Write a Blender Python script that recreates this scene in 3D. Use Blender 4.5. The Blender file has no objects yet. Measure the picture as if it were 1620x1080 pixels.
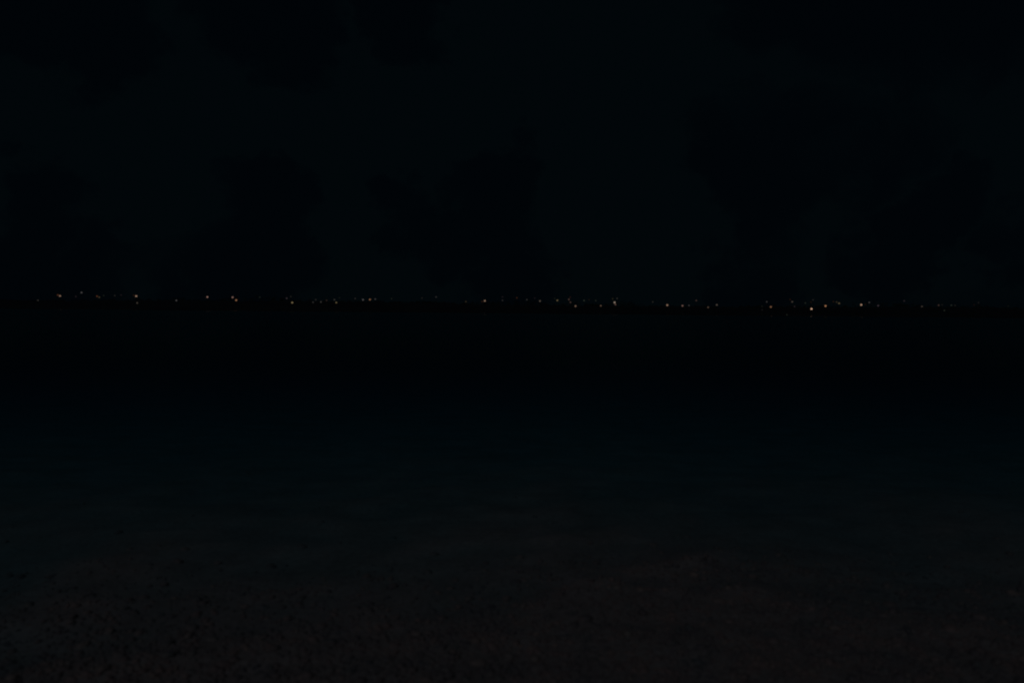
import bpy, math, random
import numpy as np
from mathutils import Vector, Matrix, Euler, noise as mnoise

random.seed(7); rng = np.random.default_rng(7)
S = bpy.context.scene; COL = S.collection

# ------------------------------------------------------------ camera
CAM_Z = 1.7
F_PX = 1260.0                       # focal length in pixels of the 1620 px wide photograph
PITCH = math.atan(50.5 / F_PX)
ROLL = math.radians(0.53)
cd = bpy.data.cameras.new('camera'); cam = bpy.data.objects.new('camera', cd); COL.objects.link(cam)
cd.sensor_width = 36.0; cd.lens = 36.0 * F_PX / 1620.0
cd.dof.use_dof = True; cd.dof.focus_distance = 120.0; cd.dof.aperture_fstop = 1.5
cd.clip_start = 0.05; cd.clip_end = 20000
cam.matrix_world = (Matrix.Translation((0, 0, CAM_Z)) @ Matrix.Rotation(math.pi/2 - PITCH, 4, 'X')
                    @ Matrix.Rotation(ROLL, 4, 'Z'))
S.camera = cam
CAM_R = cam.matrix_world.to_3x3()
def ray(u, v):
    return (CAM_R @ Vector(((u-810)/F_PX, -(v-540)/F_PX, -1))).normalized()

# ------------------------------------------------------------ world: cloudy moonlit night
w = bpy.data.worlds.new('World'); S.world = w; w.use_nodes = True
nt = w.node_tree; N = nt.nodes; L = nt.links; N.clear()
MOON_EL, MOON_AZ = math.radians(42), math.radians(-160)   # azimuth from +Y, clockwise
def node(tree, t, **k):
    n = tree.nodes.new(t)
    for a, b in k.items(): setattr(n, a, b)
    return n
out = node(nt, 'ShaderNodeOutputWorld'); bg = node(nt, 'ShaderNodeBackground')
sky = node(nt, 'ShaderNodeTexSky', sky_type='NISHITA', sun_disc=False)
sky.sun_elevation = MOON_EL; sky.sun_rotation = MOON_AZ
bg.inputs['Strength'].default_value = 1.0
sk = node(nt, 'ShaderNodeVectorMath', operation='SCALE'); sk.inputs['Scale'].default_value = 0.00002
L.new(sky.outputs[0], sk.inputs[0])
# cloud deck: fractal clouds plus the larger banks that can be made out
tc = node(nt, 'ShaderNodeTexCoord')
mp = node(nt, 'ShaderNodeMapping'); mp.inputs['Scale'].default_value = (1, 1, 1.15)
L.new(tc.outputs['Generated'], mp.inputs['Vector'])
ns = node(nt, 'ShaderNodeTexNoise'); ns.inputs['Scale'].default_value = 4.2
ns.inputs['Detail'].default_value = 7; ns.inputs['Roughness'].default_value = 0.55
ns.inputs['Distortion'].default_value = 0.6
L.new(mp.outputs[0], ns.inputs['Vector'])
nd = node(nt, 'ShaderNodeTexNoise'); nd.inputs['Scale'].default_value = 9.0; nd.inputs['Detail'].default_value = 5
nd.inputs['Roughness'].default_value = 0.6
L.new(mp.outputs[0], nd.inputs['Vector'])
nsb = node(nt, 'ShaderNodeVectorMath', operation='SUBTRACT'); nsb.inputs[1].default_value = (.5, .5, .5); L.new(nd.outputs['Color'], nsb.inputs[0])
nsc = node(nt, 'ShaderNodeVectorMath', operation='SCALE'); nsc.inputs['Scale'].default_value = 0.23; L.new(nsb.outputs[0], nsc.inputs[0])
nrm0 = node(nt, 'ShaderNodeVectorMath', operation='ADD'); L.new(tc.outputs['Generated'], nrm0.inputs[0]); L.new(nsc.outputs[0], nrm0.inputs[1])
nrm = node(nt, 'ShaderNodeVectorMath', operation='NORMALIZE'); L.new(nrm0.outputs[0], nrm.inputs[0])
acc = None
BANKS = [(800, 285, 4.0, 1.0), (790, 350, 4.0, 1.0), (800, 425, 4.2, .9), (410, 335, 3.6, 1.0), (350, 380, 4.0, 1.0), (270, 415, 3.4, 1.0), (190, 435, 3.2, .9), (400, 430, 4, .9),
         (1180, 250, 4.6, 1.0), (1265, 260, 6.0, 1.0), (1215, 345, 4.0, 1.0), (1190, 400, 3.6, .9), (1340, 240, 4, .8),
         (430, 15, 4.8, 1.0), (145, 25, 4.4, 1.0), (20, 20, 3.5, .8), (1380, 20, 8.0, 1.0), (1200, 5, 5, .9), (1530, 30, 5, .9),
         (85, 335, 3.8, .9), (660, 300, 2.6, .9), (680, 380, 3.2, .9), (640, 30, 3.2, .9),
         (1490, 320, 3.0, 1.0), (1440, 365, 3.2, 1.0), (1385, 420, 3.0, .9), (1590, 390, 3.0, .9), (40, 430, 5.0, .8), (1450, 195, 3.2, .7)]
for (u, v, rad, amt) in BANKS:
    d = ray(u, v)
    dp = node(nt, 'ShaderNodeVectorMath', operation='DOT_PRODUCT'); dp.inputs[1].default_value = d
    L.new(nrm.outputs[0], dp.inputs[0])
    mr = node(nt, 'ShaderNodeMapRange', interpolation_type='SMOOTHSTEP')
    mr.inputs['From Min'].default_value = math.cos(math.radians(rad*1.2)); mr.inputs['From Max'].default_value = math.cos(math.radians(rad*0.3))
    mr.inputs['To Min'].default_value = 0; mr.inputs['To Max'].default_value = amt
    L.new(dp.outputs['Value'], mr.inputs['Value'])
    if acc is None: acc = mr.outputs[0]
    else:
        mx = node(nt, 'ShaderNodeMath', operation='MAXIMUM')
        L.new(acc, mx.inputs[0]); L.new(mr.outputs[0], mx.inputs[1]); acc = mx.outputs[0]
sz = node(nt, 'ShaderNodeSeparateXYZ'); L.new(tc.outputs['Generated'], sz.inputs[0])
hz = node(nt, 'ShaderNodeMapRange', interpolation_type='SMOOTHSTEP')           # cloud thickens towards the horizon
hz.inputs['From Min'].default_value = 0.07; hz.inputs['From Max'].default_value = 0.0; hz.inputs['To Max'].default_value = 0.15
L.new(sz.outputs['Z'], hz.inputs['Value'])
ac2 = node(nt, 'ShaderNodeMath', operation='ADD'); L.new(acc, ac2.inputs[0]); L.new(hz.outputs[0], ac2.inputs[1]); acc = ac2.outputs[0]
m1 = node(nt, 'ShaderNodeMath', operation='MULTIPLY_ADD'); m1.inputs[1].default_value = -0.40; L.new(acc, m1.inputs[0])
L.new(ns.outputs[0], m1.inputs[2])
cr = node(nt, 'ShaderNodeMapRange', interpolation_type='SMOOTHSTEP')
cr.inputs['From Min'].default_value = 0.12; cr.inputs['From Max'].default_value = 0.40
L.new(m1.outputs[0], cr.inputs['Value'])
mix = node(nt, 'ShaderNodeMix', data_type='RGBA')
mix.inputs['A'].default_value = (0.00022, 0.00104, 0.00195, 1)     # dense dark cloud
mix.inputs['B'].default_value = (0.00046, 0.00176, 0.00255, 1)     # thinner cloud lit by the moon
L.new(cr.outputs[0], mix.inputs['Factor'])
ad = node(nt, 'ShaderNodeVectorMath', operation='ADD'); L.new(mix.outputs['Result'], ad.inputs[0]); L.new(sk.outputs[0], ad.inputs[1])
L.new(ad.outputs[0], bg.inputs['Color']); L.new(bg.outputs[0], out.inputs[0])
w.cycles.sampling_method = 'MANUAL'; w.cycles.sample_map_resolution = 512

# ------------------------------------------------------------ the moon behind thin cloud
ml = bpy.data.lights.new('moon', 'SUN'); ml.energy = 0.112; ml.angle = math.radians(24); ml.color = (0.88, 0.88, 1.0)
mo = bpy.data.objects.new('moon', ml); COL.objects.link(mo)
md = Vector((math.sin(MOON_AZ)*math.cos(MOON_EL), math.cos(MOON_AZ)*math.cos(MOON_EL), math.sin(MOON_EL)))
mo.rotation_euler = md.to_track_quat('Z', 'Y').to_euler(); mo.location = (0, -20, 30)

vs = S.view_settings
S.display_settings.display_device = 'sRGB'
vs.view_transform = 'Standard'; vs.look = 'None'; vs.gamma = 1; vs.exposure = 0; vs.use_curve_mapping = False
S.cycles.use_denoising = True
S.cycles.max_bounces = 8; S.cycles.transparent_max_bounces = 16
S.cycles.sample_clamp_indirect = 1.0; S.cycles.sample_clamp_direct = 0
S.cycles.filter_width = 2.1

# ------------------------------------------------------------ materials
def material(name):
    m = bpy.data.materials.new(name); m.use_nodes = True
    m.node_tree.nodes.clear(); return m, m.node_tree
def ground_mat(name, c0, c1, scale, rough=0.9, bump=0.5, spec=0.2, dist=0.01):
    m, t = material(name)
    o = node(t, 'ShaderNodeOutputMaterial'); b = node(t, 'ShaderNodeBsdfPrincipled')
    b.inputs['Roughness'].default_value = rough; b.inputs['Specular IOR Level'].default_value = spec
    g = node(t, 'ShaderNodeNewGeometry')
    n1 = node(t, 'ShaderNodeTexNoise'); n1.inputs['Scale'].default_value = scale; n1.inputs['Detail'].default_value = 6
    n2 = node(t, 'ShaderNodeTexNoise'); n2.inputs['Scale'].default_value = scale*0.09; n2.inputs['Detail'].default_value = 4
    for n in (n1, n2): t.links.new(g.outputs['Position'], n.inputs['Vector'])
    av = node(t, 'ShaderNodeMath', operation='MULTIPLY_ADD'); av.inputs[1].default_value = 0.55
    t.links.new(n1.outputs[0], av.inputs[0])
    h = node(t, 'ShaderNodeMath', operation='MULTIPLY'); h.inputs[1].default_value = 0.45
    t.links.new(n2.outputs[0], h.inputs[0]); t.links.new(h.outputs[0], av.inputs[2])
    r = node(t, 'ShaderNodeValToRGB')
    r.color_ramp.elements[0].position = 0.36; r.color_ramp.elements[0].color = (*c0, 1)
    r.color_ramp.elements[1].position = 0.64; r.color_ramp.elements[1].color = (*c1, 1)
    t.links.new(av.outputs[0], r.inputs[0]); t.links.new(r.outputs[0], b.inputs['Base Color'])
    bp = node(t, 'ShaderNodeBump'); bp.inputs['Strength'].default_value = bump; bp.inputs['Distance'].default_value = dist
    t.links.new(n1.outputs[0], bp.inputs['Height']); t.links.new(bp.outputs[0], b.inputs['Normal'])
    t.links.new(b.outputs[0], o.inputs[0]); return m
M_sand = ground_mat('wet_gravel_sand', (.165, .152, .143), (.255, .24, .23), 26)
M_far = ground_mat('far_bank_scrub', (.007, .011, .014), (.018, .026, .030), 0.35, bump=.3, dist=.3)

def stone_mat():
    m, t = material('beach_stone')
    o = node(t, 'ShaderNodeOutputMaterial'); b = node(t, 'ShaderNodeBsdfPrincipled')
    b.inputs['Roughness'].default_value = 0.72; b.inputs['Specular IOR Level'].default_value = 0.3
    g = node(t, 'ShaderNodeNewGeometry'); oi = node(t, 'ShaderNodeObjectInfo')
    n1 = node(t, 'ShaderNodeTexNoise'); n1.inputs['Scale'].default_value = 40; n1.inputs['Detail'].default_value = 5
    t.links.new(g.outputs['Position'], n1.inputs['Vector'])
    r = node(t, 'ShaderNodeValToRGB'); e = r.color_ramp.elements
    e[0].position = 0; e[0].color = (.165, .155, .155, 1); e[1].position = 1; e[1].color = (.27, .235, .215, 1)
    for p, c in ((.25, (.20, .182, .178, 1)), (.55, (.21, .19, .185, 1)), (.85, (.19, .20, .19, 1))):
        x = e.new(p); x.color = c
    ad = node(t, 'ShaderNodeMath', operation='ADD')
    t.links.new(g.outputs['Random Per Island'], ad.inputs[0]); t.links.new(oi.outputs['Random'], ad.inputs[1])
    fr = node(t, 'ShaderNodeMath', operation='FRACT'); t.links.new(ad.outputs[0], fr.inputs[0])
    t.links.new(fr.outputs[0], r.inputs[0])
    ml_ = node(t, 'ShaderNodeMix', data_type='RGBA', blend_type='MULTIPLY'); ml_.inputs['Factor'].default_value = 0.35
    t.links.new(r.outputs[0], ml_.inputs['A']); t.links.new(n1.outputs[0], ml_.inputs['B'])
    n3 = node(t, 'ShaderNodeTexNoise'); n3.inputs['Scale'].default_value = 4.0; n3.inputs['Detail'].default_value = 5; n3.inputs['Roughness'].default_value = .65
    t.links.new(g.outputs['Position'], n3.inputs['Vector'])
    r3 = node(t, 'ShaderNodeValToRGB'); r3.color_ramp.elements[0].position = .36; r3.color_ramp.elements[0].color = (.64, .71, .75, 1)
    r3.color_ramp.elements[1].position = .62; r3.color_ramp.elements[1].color = (1.18, 1.0, .93, 1)     # weed film and rusty patches
    t.links.new(n3.outputs[0], r3.inputs[0])
    m3 = node(t, 'ShaderNodeMix', data_type='RGBA', blend_type='MULTIPLY'); m3.inputs['Factor'].default_value = 1
    t.links.new(ml_.outputs['Result'], m3.inputs['A']); t.links.new(r3.outputs[0], m3.inputs['B'])
    t.links.new(m3.outputs['Result'], b.inputs['Base Color'])
    t.links.new(b.outputs[0], o.inputs[0]); return m
M_stone = stone_mat()

def water_mat():
    m, t = material('lake_water')
    o = node(t, 'ShaderNodeOutputMaterial')
    g = node(t, 'ShaderNodeNewGeometry')
    mp = node(t, 'ShaderNodeMapping'); mp.inputs['Scale'].default_value = (0.55, 1.5, 1)
    t.links.new(g.outputs['Position'], mp.inputs['Vector'])
    n1 = node(t, 'ShaderNodeTexNoise'); n1.inputs['Scale'].default_value = 1.6; n1.inputs['Detail'].default_value = 4
    t.links.new(mp.outputs[0], n1.inputs['Vector'])
    bp = node(t, 'ShaderNodeBump'); bp.inputs['Strength'].default_value = 0.4; bp.inputs['Distance'].default_value = 0.05
    t.links.new(n1.outputs[0], bp.inputs['Height'])
    gl = node(t, 'ShaderNodeBsdfGlossy', distribution='BECKMANN'); gl.inputs['Roughness'].default_value = 0.36
    t.links.new(bp.outputs[0], gl.inputs['Normal'])
    tr = node(t, 'ShaderNodeBsdfTransparent'); fr = node(t, 'ShaderNodeFresnel'); fr.inputs['IOR'].default_value = 1.33
    mx = node(t, 'ShaderNodeMixShader')
    # underside faces let everything through
    t.links.new(bp.outputs[0], fr.inputs['Normal'])
    bf = node(t, 'ShaderNodeMath', operation='SUBTRACT'); bf.inputs[0].default_value = 1
    t.links.new(g.outputs['Backfacing'], bf.inputs[1])
    fm = node(t, 'ShaderNodeMath', operation='MULTIPLY'); t.links.new(fr.outputs[0], fm.inputs[0]); t.links.new(bf.outputs[0], fm.inputs[1])
    t.links.new(fm.outputs[0], mx.inputs[0]); t.links.new(tr.outputs[0], mx.inputs[1]); t.links.new(gl.outputs[0], mx.inputs[2])
    t.links.new(mx.outputs[0], o.inputs['Surface'])
    va = node(t, 'ShaderNodeVolumeAbsorption'); va.inputs['Color'].default_value = (0.0, 0.76, 0.865, 1); va.inputs['Density'].default_value = 1.5
    t.links.new(va.outputs[0], o.inputs['Volume'])
    return m
M_water = water_mat()

def plain(name, c, rough=0.6, metal=0):
    m, t = material(name); o = node(t, 'ShaderNodeOutputMaterial'); b = node(t, 'ShaderNodeBsdfPrincipled')
    b.inputs['Roughness'].default_value = rough; b.inputs['Metallic'].default_value = metal
    g = node(t, 'ShaderNodeTexCoord'); n = node(t, 'ShaderNodeTexNoise'); n.inputs['Scale'].default_value = 6
    t.links.new(g.outputs['Object'], n.inputs['Vector'])
    r = node(t, 'ShaderNodeValToRGB'); r.color_ramp.elements[0].color = (*[x*.7 for x in c], 1); r.color_ramp.elements[1].color = (*c, 1)
    t.links.new(n.outputs[0], r.inputs[0]); t.links.new(r.outputs[0], b.inputs['Base Color']); t.links.new(b.outputs[0], o.inputs[0]); return m
M_post = plain('painted_steel', (.05, .055, .055), .5, .6)
M_glow, t = material('lit_lamp_glass')
o = node(t, 'ShaderNodeOutputMaterial'); e = node(t, 'ShaderNodeEmission'); oi = node(t, 'ShaderNodeObjectInfo')
t.links.new(oi.outputs['Color'], e.inputs['Color']); e.inputs['Strength'].default_value = 1.0; t.links.new(e.outputs[0], o.inputs[0])
M_glow.cycles.emission_sampling = 'NONE'

# ------------------------------------------------------------ terrain
def sstep(a, b, x):
    q = np.clip((x-a)/(b-a), 0, 1); return q*q*(3-2*q)
def fbm(x, y, s, seed, octv=4):
    r = np.zeros_like(x); a = 1.0; rs = np.random.default_rng(seed)
    for k in range(octv):
        for j in range(3):
            th = rs.uniform(0, math.tau); ph = rs.uniform(0, math.tau); f = s*(1.9**k)*rs.uniform(.75, 1.3)
            r += a*np.sin((x*math.cos(th)+y*math.sin(th))*f + ph + 1.3*np.sin((x*math.sin(th)-y*math.cos(th))*f*.6+ph*2))/3
        a *= .55
    return r
def height(x, y):
    x = np.asarray(x, float); y = np.asarray(y, float)
    xs = np.clip(x, -60, 60)
    ys = 4.25 + 0.04*np.clip(xs, -4, 30) + 0.16*np.sin(xs*1.1+1.0)*np.exp(-np.abs(xs)/9) - 0.5*sstep(-1.2, -4.2, xs)
    d = ys - y                                        # metres inland of the water's edge
    near = np.where(d > 0, 0.055*d, np.where(d > -4.5, 0.029*d, -.1305 + .021*(d+4.5)))
    near = near - 0.09*sstep(-0.42*y-0.35, -0.42*y-1.6, x)*sstep(6.4, 5.0, y)*sstep(-6, -3, y+x*0)   # small inlet on the left
    near = np.maximum(near, -2.2)
    near = np.minimum(near, 1.2)
    fade = np.exp(-np.abs(y-6)/14)*np.exp(-np.abs(x)/25)
    near = near + fade*(0.024*fbm(x, y, 1.6, 3, 4) + 0.017*fbm(x, y, 7.0, 5, 3))
    # far shore
    fy = y - 341 - 3*fbm(x, y*0, .02, 11, 3)
    top = 4.1 + 1.0*fbm(x, y, .018, 21, 3) + .6*fbm(x, y, .16, 22, 3)
    far = np.where(fy < 0, .05*fy, top*(1-np.exp(-np.maximum(fy, 0)/38.0)))
    far = np.maximum(far, -2.2)
    return np.where(y > 150, far, near)

def grid_mesh(name, xs, ys, mat, kind='structure'):
    X, Y = np.meshgrid(xs, ys); Z = height(X, Y)
    v = np.stack([X.ravel(), Y.ravel(), Z.ravel()], 1); nx, ny = len(xs), len(ys)
    i = np.arange(ny-1)[:, None]*nx + np.arange(nx-1)[None, :]
    f = np.stack([i, i+1, i+1+nx, i+nx], -1).reshape(-1, 4)
    ob = from_arrays(name, v, f, mat); ob['kind'] = kind; return ob
def from_arrays(name, v, f, mat, smooth=True, parent=None, link=True):
    me = bpy.data.meshes.new(name); n = f.shape[1]
    me.vertices.add(len(v)); me.vertices.foreach_set('co', v.astype(np.float32).ravel())
    me.loops.add(f.size); me.loops.foreach_set('vertex_index', f.astype(np.int32).ravel())
    me.polygons.add(len(f)); me.polygons.foreach_set('loop_start', np.arange(0, f.size, n, dtype=np.int32))
    me.polygons.foreach_set('use_smooth', np.full(len(f), smooth))
    me.update(calc_edges=True); me.materials.append(mat)
    if not link: return me
    ob = bpy.data.objects.new(name, me); COL.objects.link(ob); ob.parent = parent; return ob
def spaced(lo_far, lo, hi, hi_far, step, k):
    a = list(np.arange(lo, hi+1e-6, step)); s = step
    while a[-1] < hi_far: s *= k; a.append(min(a[-1]+s, hi_far))
    s = step
    while a[0] > lo_far: s *= k; a.insert(0, max(a[0]-s, lo_far))
    return np.array(a)
beach = grid_mesh('beach', spaced(-3000, -9, 9, 3000, .07, 1.12), spaced(-400, -1, 16, 200, .07, 1.1), M_sand)
far = grid_mesh('far_shore', spaced(-3000, -300, 300, 3000, 2.0, 1.15), spaced(200, 330, 460, 5000, 2.0, 1.15), M_far)

# water: one closed body, its surface at z = 0
wv = np.array([(x, y, z) for z in (-4, 0) for (x, y) in ((-2990, -390), (2990, -390), (2990, 900), (-2990, 900))], float)
wf = np.array([(3, 2, 1, 0), (4, 5, 6, 7), (0, 1, 5, 4), (1, 2, 6, 5), (2, 3, 7, 6), (3, 0, 4, 7)])
water = from_arrays('water', wv, wf, M_water, smooth=False); water['kind'] = 'structure'

# scrub along the crest of the far bank: leafy clumps that read as one low uneven mass
M_leaf = ground_mat('far_scrub_leaves', (.010, .017, .013), (.030, .042, .030), 1.5, bump=0)
Q = []
for i in range(620):
    x = rng.uniform(-330, 330); y = rng.uniform(474, 500)
    tall = max(0.0, math.sin(x*.031+.7)+.8*math.sin(x*.083+2)+.5*math.sin(x*.21)) * .9
    h = rng.uniform(.8, 1.8) + tall*rng.uniform(.8, 1.9); wd = rng.uniform(1.0, 2.4)
    z0 = float(height(x, y)); m = 46
    th = rng.uniform(0, math.tau, m); rr = wd*np.sqrt(rng.random(m)); zz = h*rng.random(m)**.7
    k = np.sqrt(np.maximum(1-(zz/h)**2*.7, .1)); c = np.stack([x+rr*k*np.cos(th), y+rr*k*np.sin(th), z0+zz], 1)
    a1 = rng.normal(size=(m, 3)); a1 /= np.linalg.norm(a1, axis=1)[:, None]
    a2 = np.cross(a1, rng.normal(size=(m, 3))); a2 /= np.linalg.norm(a2, axis=1)[:, None]
    sz = rng.uniform(.14, .34, m)[:, None]
    Q.append(np.stack([c-a1*sz, c-a2*sz*.7, c+a1*sz, c+a2*sz*.7], 1))
Q = np.concatenate(Q).reshape(-1, 3)
scrub = from_arrays('undergrowth', Q, np.arange(len(Q)).reshape(-1, 4), M_leaf, smooth=False); scrub['kind'] = 'stuff'
scrub['label'] = 'dark uneven scrub along the top of the far shore'; scrub['category'] = 'undergrowth'

# ------------------------------------------------------------ beach stones
def ico(sub):
    p = (1+5**.5)/2
    V = [(-1,p,0),(1,p,0),(-1,-p,0),(1,-p,0),(0,-1,p),(0,1,p),(0,-1,-p),(0,1,-p),(p,0,-1),(p,0,1),(-p,0,-1),(-p,0,1)]
    Fc = [(0,11,5),(0,5,1),(0,1,7),(0,7,10),(0,10,11),(1,5,9),(5,11,4),(11,10,2),(10,7,6),(7,1,8),(3,9,4),(3,4,2),(3,2,6),(3,6,8),(3,8,9),(4,9,5),(2,4,11),(6,2,10),(8,6,7),(9,8,1)]
    V = [Vector(q).normalized() for q in V]
    for _ in range(sub):
        c = {}; nf = []
        def mid(a, b):
            k = (min(a, b), max(a, b))
            if k not in c: V.append(((V[a]+V[b])/2).normalized()); c[k] = len(V)-1
            return c[k]
        for a, b, d in Fc:
            x, y, z = mid(a, b), mid(b, d), mid(d, a); nf += [(a, x, z), (b, y, x), (d, z, y), (x, y, z)]
        Fc = nf
    return np.array([tuple(q) for q in V]), np.array(Fc)
def stones(n, sub, ylo, yhi, rlo, rhi):
    V, Fc = ico(sub); nv = len(V)
    q = rng.random(n); y = ylo + (yhi-ylo)*q
    x = (rng.random(n)*2-1)*(0.72*y + .8)
    # stones thin out under the water, over a ragged line
    edge = 5.15 + .35*np.sin(x*.9) - .5*sstep(-1, -4.5, x) + .25*fbm(x, y, 2.2, 9, 3)
    keep = rng.random(n) < 1 - .995*sstep(edge-1.6, edge+.7, y)
    x = x[keep]; y = y[keep]; n = len(x)
    r = rlo*(rhi/rlo)**(rng.random(n)**2.2)
    ax = np.stack([r*rng.uniform(.8, 1.25, n), r*rng.uniform(.7, 1.1, n), r*rng.uniform(.4, .75, n)], 1)
    lump = 1 + rng.uniform(-.2, .2, (n, nv, 1))*(1.0 if sub == 0 else .55)
    P = V[None]*lump*ax[:, None, :]
    tl = rng.uniform(-.4, .4, n); th = rng.uniform(0, math.tau, n)
    c, s = np.cos(tl)[:, None], np.sin(tl)[:, None]
    P = np.stack([P[..., 0], P[..., 1]*c - P[..., 2]*s, P[..., 1]*s + P[..., 2]*c], -1)
    c, s = np.cos(th)[:, None], np.sin(th)[:, None]
    P = np.stack([P[..., 0]*c - P[..., 1]*s, P[..., 0]*s + P[..., 1]*c, P[..., 2]], -1)
    z = height(x, y) + ax[:, 2]*rng.uniform(-.35, .35, n)
    P += np.stack([x, y, z], 1)[:, None, :]
    Fa = Fc[None] + (np.arange(n)*nv)[:, None, None]
    return P.reshape(-1, 3), Fa.reshape(-1, 3)
a = stones(9000, 1, 2.6, 5.4, .012, .030)
b1 = stones(34000, 0, 2.6, 5.4, .007, .017)
b2 = stones(36000, 0, 5.2, 10.0, .009, .026)
b = (np.concatenate([b1[0], b2[0]]), np.concatenate([b1[1], b2[1]+len(b1[0])]))
v = np.concatenate([a[0], b[0]]); f = np.concatenate([a[1], b[1]+len(a[0])])
peb = from_arrays('pebbles', v, f, M_stone); peb['kind'] = 'stuff'
peb['label'] = 'dark grey and brown pebbles covering the beach and the shallows'; peb['category'] = 'pebbles'

# larger cobbles, pieces of the beach
V2, F2 = ico(2); kinds = []
for k in range(8):
    d = np.array([1 + .16*mnoise.noise(Vector(p)*1.3 + Vector((k*7, 0, 0))) + .07*mnoise.noise(Vector(p)*3.1 + Vector((0, k*5, 0))) for p in V2])
    kinds.append(from_arrays('stone', V2*d[:, None]*np.array([1.15, .9, .6])*.05, F2, M_stone, link=False))
for i in range(90):
    y = 3.3 + 2.9*random.random()**1.1; x = random.uniform(-1, 1)*(.66*y+.3); s = random.uniform(.5, .85)
    ob = bpy.data.objects.new('stone', kinds[i % 8]); COL.objects.link(ob); ob.parent = beach
    ob.location = (x, y, float(height(x, y)) - .004*s)
    ob.rotation_euler = (random.uniform(-.3, .3), random.uniform(-.3, .3), random.uniform(0, 6.28)); ob.scale = (s,)*3

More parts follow.
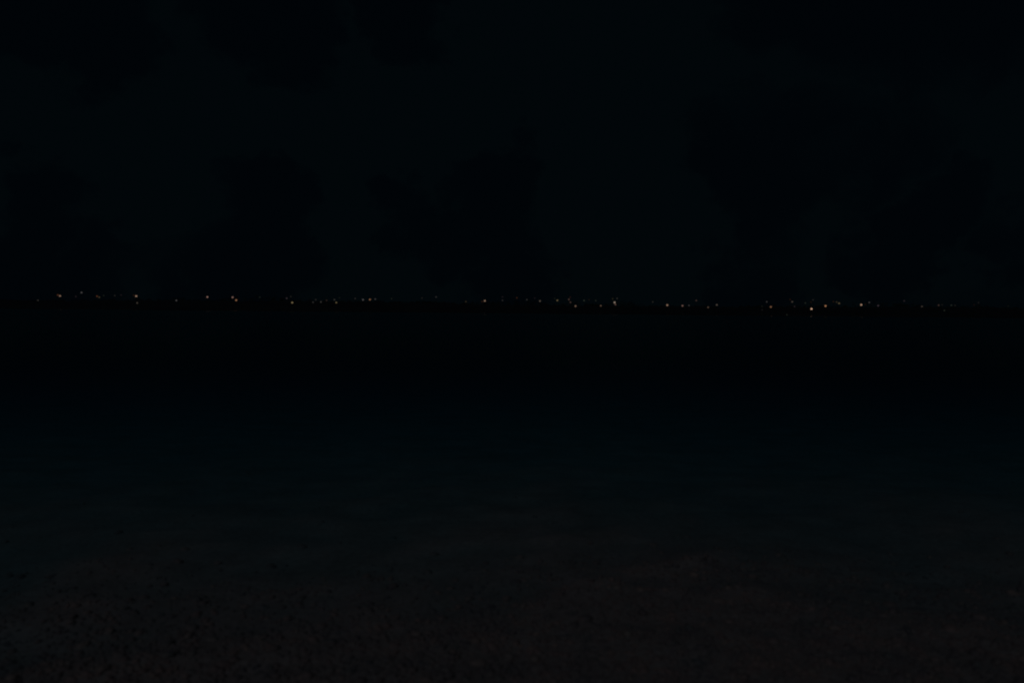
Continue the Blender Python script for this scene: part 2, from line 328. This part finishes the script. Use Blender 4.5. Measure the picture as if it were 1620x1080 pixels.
# ------------------------------------------------------------ lights along the far shore
TINT = dict(orange=(1, .55, .30), amber=(1, .70, .46), warm=(1, .82, .68), pink=(1, .78, .72), white=(.98, .92, .84),
            cool=(.86, .89, .95), yellow=(1, .92, .62), green=(.80, 1, .88), mauve=(.95, .82, 1), grey=(.9, .92, .92), red=(1, .50, .42))
LAMPS = [
 (60, 475, 50, 'grey', 'dim grey street lamp standing alone, farthest left of all the lights'),
 (91.5, 466.5, 75, 'orange', 'dull orange street lamp touching a brighter peach one on its right, near the left end'),
 (95, 468, 135, 'warm', 'bright peach street lamp with an orange one touching its left side'),
 (120, 469, 36, 'mauve', 'very faint mauve street lamp just below left of the highest white light'),
 (129, 462.7, 85, 'cool', 'small bluish white street lamp standing higher than every other light on the shore'),
 (153.5, 468.5, 80, 'orange', 'orange street lamp merging on its right with a dull yellowish one'),
 (157, 470, 62, 'yellow', 'dull yellowish street lamp merging on its left with an orange one'),
 (164, 467.5, 32, 'green', 'very faint greenish street lamp right of the merged orange and yellowish pair'),
 (181.5, 467.5, 38, 'grey', 'faint grey lamp, left one of two before the bright light over a white speck'),
 (191.5, 466.5, 30, 'mauve', 'faint mauve street lamp, right one of two before the bright light over a white speck'),
 (211.5, 467, 38, 'orange', 'faint orange street lamp close on the left of a bright light over a white speck'),
 (215.5, 468.3, 155, 'warm', 'bright warm street lamp directly above a small white speck of light at the bank'),
 (217, 479, 68, 'white', 'small white lamp low on the bank directly below a bright warm light'),
 (279, 475.2, 78, 'cool', 'single cool grey street lamp in the wide dark gap left of a lone pink light'),
 (328, 469.7, 135, 'pink', 'lone clear pink street lamp with darkness wide on both sides'),
 (368, 470.2, 132, 'pink', 'pink upper left lamp of a slanting bright pair'),
 (373.7, 474.7, 145, 'amber', 'amber lower right lamp of a slanting bright pair'),
 (411, 470, 32, 'green', 'barely visible greenish lamp alone between the slanting bright pair and a yellow white light'),
 (453.5, 471.7, 56, 'mauve', 'mauve grey street lamp up left of a bright yellow white lamp'),
 (460, 469, 36, 'grey', 'very faint grey lamp straight above a bright yellow white lamp'),
 (462.3, 478.5, 130, 'yellow', 'bright yellow white lamp low at the bank under two faint ones'),
 (495.3, 478, 55, 'cool', 'bluish low lamp opening the tight group of four faint lights'),
 (499.5, 474, 46, 'grey', 'faint upper grey lamp, second of the tight group of four faint lights'),
 (507.7, 477.5, 62, 'grey', 'strongest grey lamp inside the tight group of four faint lights'),
 (516.7, 475, 46, 'pink', 'faint pink lamp closing the tight group of four faint lights on the right'),
 (529, 474, 60, 'grey', 'small grey lamp just above a yellow one'),
 (532, 478.5, 98, 'yellow', 'small clear yellow lamp just below a grey one, right of the tight faint group'),
 (537, 471, 27, 'green', 'hardly visible greenish speck up right of the small clear yellow lamp'),
 (562, 472, 46, 'grey', 'faintest grey lamp at the left end of an even row of four'),
 (574.3, 474, 95, 'cool', 'cool white lamp, second in an even row of four'),
 (585.2, 473.7, 132, 'amber', 'amber lamp, brightest in an even row of four'),
 (593.7, 473, 66, 'cool', 'cool grey lamp at the right end of an even row of four'),
 (619.5, 472.3, 34, 'green', 'faint greenish lamp alone to the right of the even row of four'),
 (667.5, 471.3, 34, 'grey', 'faint flat grey lamp left of a rounder, clearer grey one'),
 (690, 469.7, 54, 'cool', 'round cool grey lamp by the darkest gap near the middle of the shore'),
 (737, 477, 48, 'yellow', 'dim yellowish lamp at the right edge of the dark middle gap'),
 (762.5, 477, 42, 'orange', 'faint orange glimmer touching the left side of a bright warm white lamp'),
 (767, 475.7, 140, 'warm', 'bright warm white lamp with a faint orange glimmer on its left'),
 (795, 469.5, 34, 'mauve', 'faint mauve lamp, upper one of a pair standing straight one over the other'),
 (795, 475, 50, 'cool', 'cool grey lamp, lower one of a pair standing straight one over the other'),
 (817.7, 471, 52, 'orange', 'dull orange lamp right of the pair standing one over the other'),
 (833.5, 474, 52, 'cool', 'dim bluish lamp between a dull orange one and a clear white one'),
 (846, 471.5, 30, 'mauve', 'very faint mauve speck up left of a clear white lamp'),
 (854.2, 476, 88, 'white', 'clear white lamp left of a small yellow one'),
 (877.5, 472, 27, 'green', 'very faint green speck up left of a small yellow lamp'),
 (881.7, 475, 98, 'yellow', 'small strongly yellow lamp in the middle of the shore'),
 (902, 470, 36, 'red', 'faint reddish lamp topping a crooked column of four lights'),
 (900, 473.5, 72, 'pink', 'pink lamp, second from the top of a crooked column of four lights'),
 (902.5, 478, 68, 'pink', 'pink lamp, third down in a crooked column of four lights'),
 (910.5, 484, 118, 'warm', 'bright warm lamp at the low right foot of a crooked column of four lights'),
 (924, 475.3, 52, 'green', 'small green lamp between the crooked column and a low round warm light'),
 (932, 474, 26, 'pink', 'hardly visible pinkish speck right of the small green lamp'),
 (942.5, 475.3, 40, 'green', 'faint flat greenish lamp up left of a low round warm light'),
 (950.5, 483.5, 92, 'warm', 'low round warm lamp between the small green light and a tall double bright one'),
 (969.3, 472.5, 42, 'yellow', 'faint yellowish lamp up left over a tall double bright light'),
 (976.3, 472, 46, 'grey', 'faint grey lamp up right over a tall double bright light'),
 (972.3, 478.3, 155, 'white', 'very bright white upper half of a tall double light'),
 (973.5, 481.5, 92, 'pink', 'pinkish lower half of a tall double light, hanging under the bright white one'),
 (1032.7, 477.5, 44, 'grey', 'slim faint grey lamp alone in the gap right of the tall double light'),
 (1055.6, 482.5, 150, 'warm', 'bright warm lamp standing alone, left of a pink and a small cool one'),
 (1079.7, 483.5, 118, 'pink', 'pink lamp close to a small cool one on its right'),
 (1090, 483, 62, 'cool', 'small cool lamp just right of a pink one'),
 (1101.5, 475.3, 62, 'pink', 'reddish grey lamp raised well above its neighbours, right of the pink and cool pair'),
 (1120.3, 486, 80, 'warm', 'low warm grey lamp, lower left one of a rising pair'),
 (1134, 482.2, 86, 'white', 'white lamp, upper right one of a rising pair, before a dark gap'),
 (1205.5, 484.5, 27, 'green', 'barely visible green lamp below left of a cool one, after the dark gap'),
 (1205.7, 490, 27, 'grey', 'barely visible low grey speck under another barely visible green one'),
 (1213, 477.3, 62, 'cool', 'cool lamp up left of a bright orange tinged one, after the dark gap'),
 (1219.5, 485.3, 128, 'amber', 'bright amber lamp down right of a cool one, after the dark gap'),
 (1250, 473.7, 36, 'orange', 'faint orange lamp touching a stronger grey one below it to the right'),
 (1253.3, 477.3, 72, 'white', 'grey white lamp with a faint orange one touching it from above left'),
 (1257, 484.7, 40, 'mauve', 'faint mauve lamp below the touching orange and grey white pair'),
 (1245, 498.5, 34, 'green', 'faint lamp lowest of all, down at the edge of the water'),
 (1274, 479.2, 42, 'green', 'small flat greenish lamp up left of the brightest light'),
 (1283, 478, 30, 'orange', 'very faint orange lamp halfway between a faint cool one and the brightest light'),
 (1286.3, 474.3, 42, 'cool', 'faint cool lamp highest in the column over the brightest light'),
 (1283.8, 488.5, 225, 'warm', 'brightest lamp of the whole shore, low and warm white'),
 (1306, 483.8, 170, 'amber', 'very bright amber lamp first to the right of the brightest light'),
 (1318.5, 477, 38, 'orange', 'faint orange lamp starting a short slanting chain of three'),
 (1323.5, 477.7, 52, 'yellow', 'yellowish lamp in the middle of a short slanting chain of three'),
 (1327.5, 479.7, 88, 'yellow', 'clear yellow white lamp ending a short slanting chain of three'),
 (1362.5, 482, 180, 'warm', 'bright warm white lamp, last strong light towards the right end'),
 (1369, 481.5, 28, 'orange', 'faint orange glimmer just right of the last strong light'),
 (1375.2, 478.3, 66, 'cool', 'small cool lamp up right of the last strong light'),
 (1389.3, 483.3, 66, 'mauve', 'mauve lamp down right of the small cool one'),
 (1430.5, 476, 44, 'mauve', 'faint mauve lamp raised above the others, alone towards the right end'),
 (1458.5, 484.7, 64, 'white', 'round dim white lamp left of a pinkish one near the right end'),
 (1485, 482.7, 62, 'pink', 'dim pinkish lamp with a fainter grey speck at its right'),
 (1490.5, 482, 27, 'grey', 'fainter grey speck at the right side of a dim pinkish lamp'),
 (1494, 491, 40, 'green', 'low flat greenish lamp below the dim pinkish one'),
 (1505, 482.7, 44, 'green', 'faint greenish lamp, left one of a close pair near the right end'),
 (1511, 483, 32, 'grey', 'fainter grey lamp, right one of a close pair near the right end'),
 (1541, 482, 23, 'red', 'hardly visible dark red lamp left under a faint cool one near the right end'),
 (1548, 478.7, 32, 'cool', 'faint cool lamp over a hardly visible dark red one near the right end'),
 (1595, 484, 20, 'green', 'hardly visible greenish lamp, farthest right of all the lights'),
]
def lathe(name, prof, seg, mat):
    v = []; f = []
    for (r, z) in prof:
        for k in range(seg): v.append((r*math.cos(math.tau*k/seg), r*math.sin(math.tau*k/seg), z))
    for i in range(len(prof)-1):
        for k in range(seg):
            a, b = i*seg+k, i*seg+(k+1) % seg; f.append((a, b, b+seg, a+seg))
    me = bpy.data.meshes.new(name); me.from_pydata(v, [], f); me.materials.append(mat)
    me.polygons.foreach_set('use_smooth', [True]*len(f)); me.update(); return me
pole_me = lathe('pole', [(.16, 0), (.16, .06), (.09, .10), (.07, .5), (.05, 1.0)], 10, M_post)           # unit height
cap_me = lathe('lamp_cap', [(.40, 0), (.38, .06), (.26, .20), (.08, .28), (.001, .34)], 14, M_post)
collar_me = lathe('collar', [(.05, -.12), (.14, -.06), (.20, 0), (.001, .01)], 12, M_post)
gv, gf = ico(2)
globe_me = from_arrays('lamp_glass', gv, gf, M_glow, link=False)
lin = lambda c: (c/255/12.92) if c <= 10 else ((c/255+.055)/1.055)**2.4
used = set(); lab_seen = set()
for (u, v_, pk, tint, label) in LAMPS:
    d = ray(u, v_); best = None; want = random.uniform(3.0, 4.6)
    for D in np.arange(338, 470, 2.0):
        p = Vector((0, 0, CAM_Z)) + d*(D/d.y); g = float(height(p.x, p.y)); ph = p.z - g
        if g < .02: continue
        sc = abs(ph-want) + (5 if ph < .8 else 0) + D*.0005
        if best is None or sc < best[0]: best = (sc, p, g, ph)
    _, p, g, ph = best
    g = max(g, 0); ph = max(p.z-g, .35)
    rg = (0.30 + 0.10*min(pk, 160)/160) * (p.y/350)
    root = bpy.data.objects.new('street_lamp', None); COL.objects.link(root); root.location = (p.x, p.y, g); root.empty_display_size = .5
    root['label'] = label; root['category'] = 'street lamp'; root['group'] = 'lamps shining along the far shore'
    assert label not in lab_seen, label; lab_seen.add(label)
    po = bpy.data.objects.new('pole', pole_me); po.scale = (1, 1, max(ph-rg, .12)); 
    gl = bpy.data.objects.new('lamp_glass', globe_me); gl.location = (0, 0, ph); gl.scale = (rg,)*3
    cp = bpy.data.objects.new('lamp_cap', cap_me); cp.location = (0, 0, ph+rg*.8)
    cl = bpy.data.objects.new('collar', collar_me); cl.location = (0, 0, ph-rg*.93)
    tt = [(.8*q+.2*.9)*wq for q, wq in zip(TINT[tint], (1.0, .94, .90))]; A = 0.80
    gl.color = tuple(A*lin(pk*c) for c in tt) + (1,)
    for c in (po, gl, cp, cl): COL.objects.link(c); c.parent = root
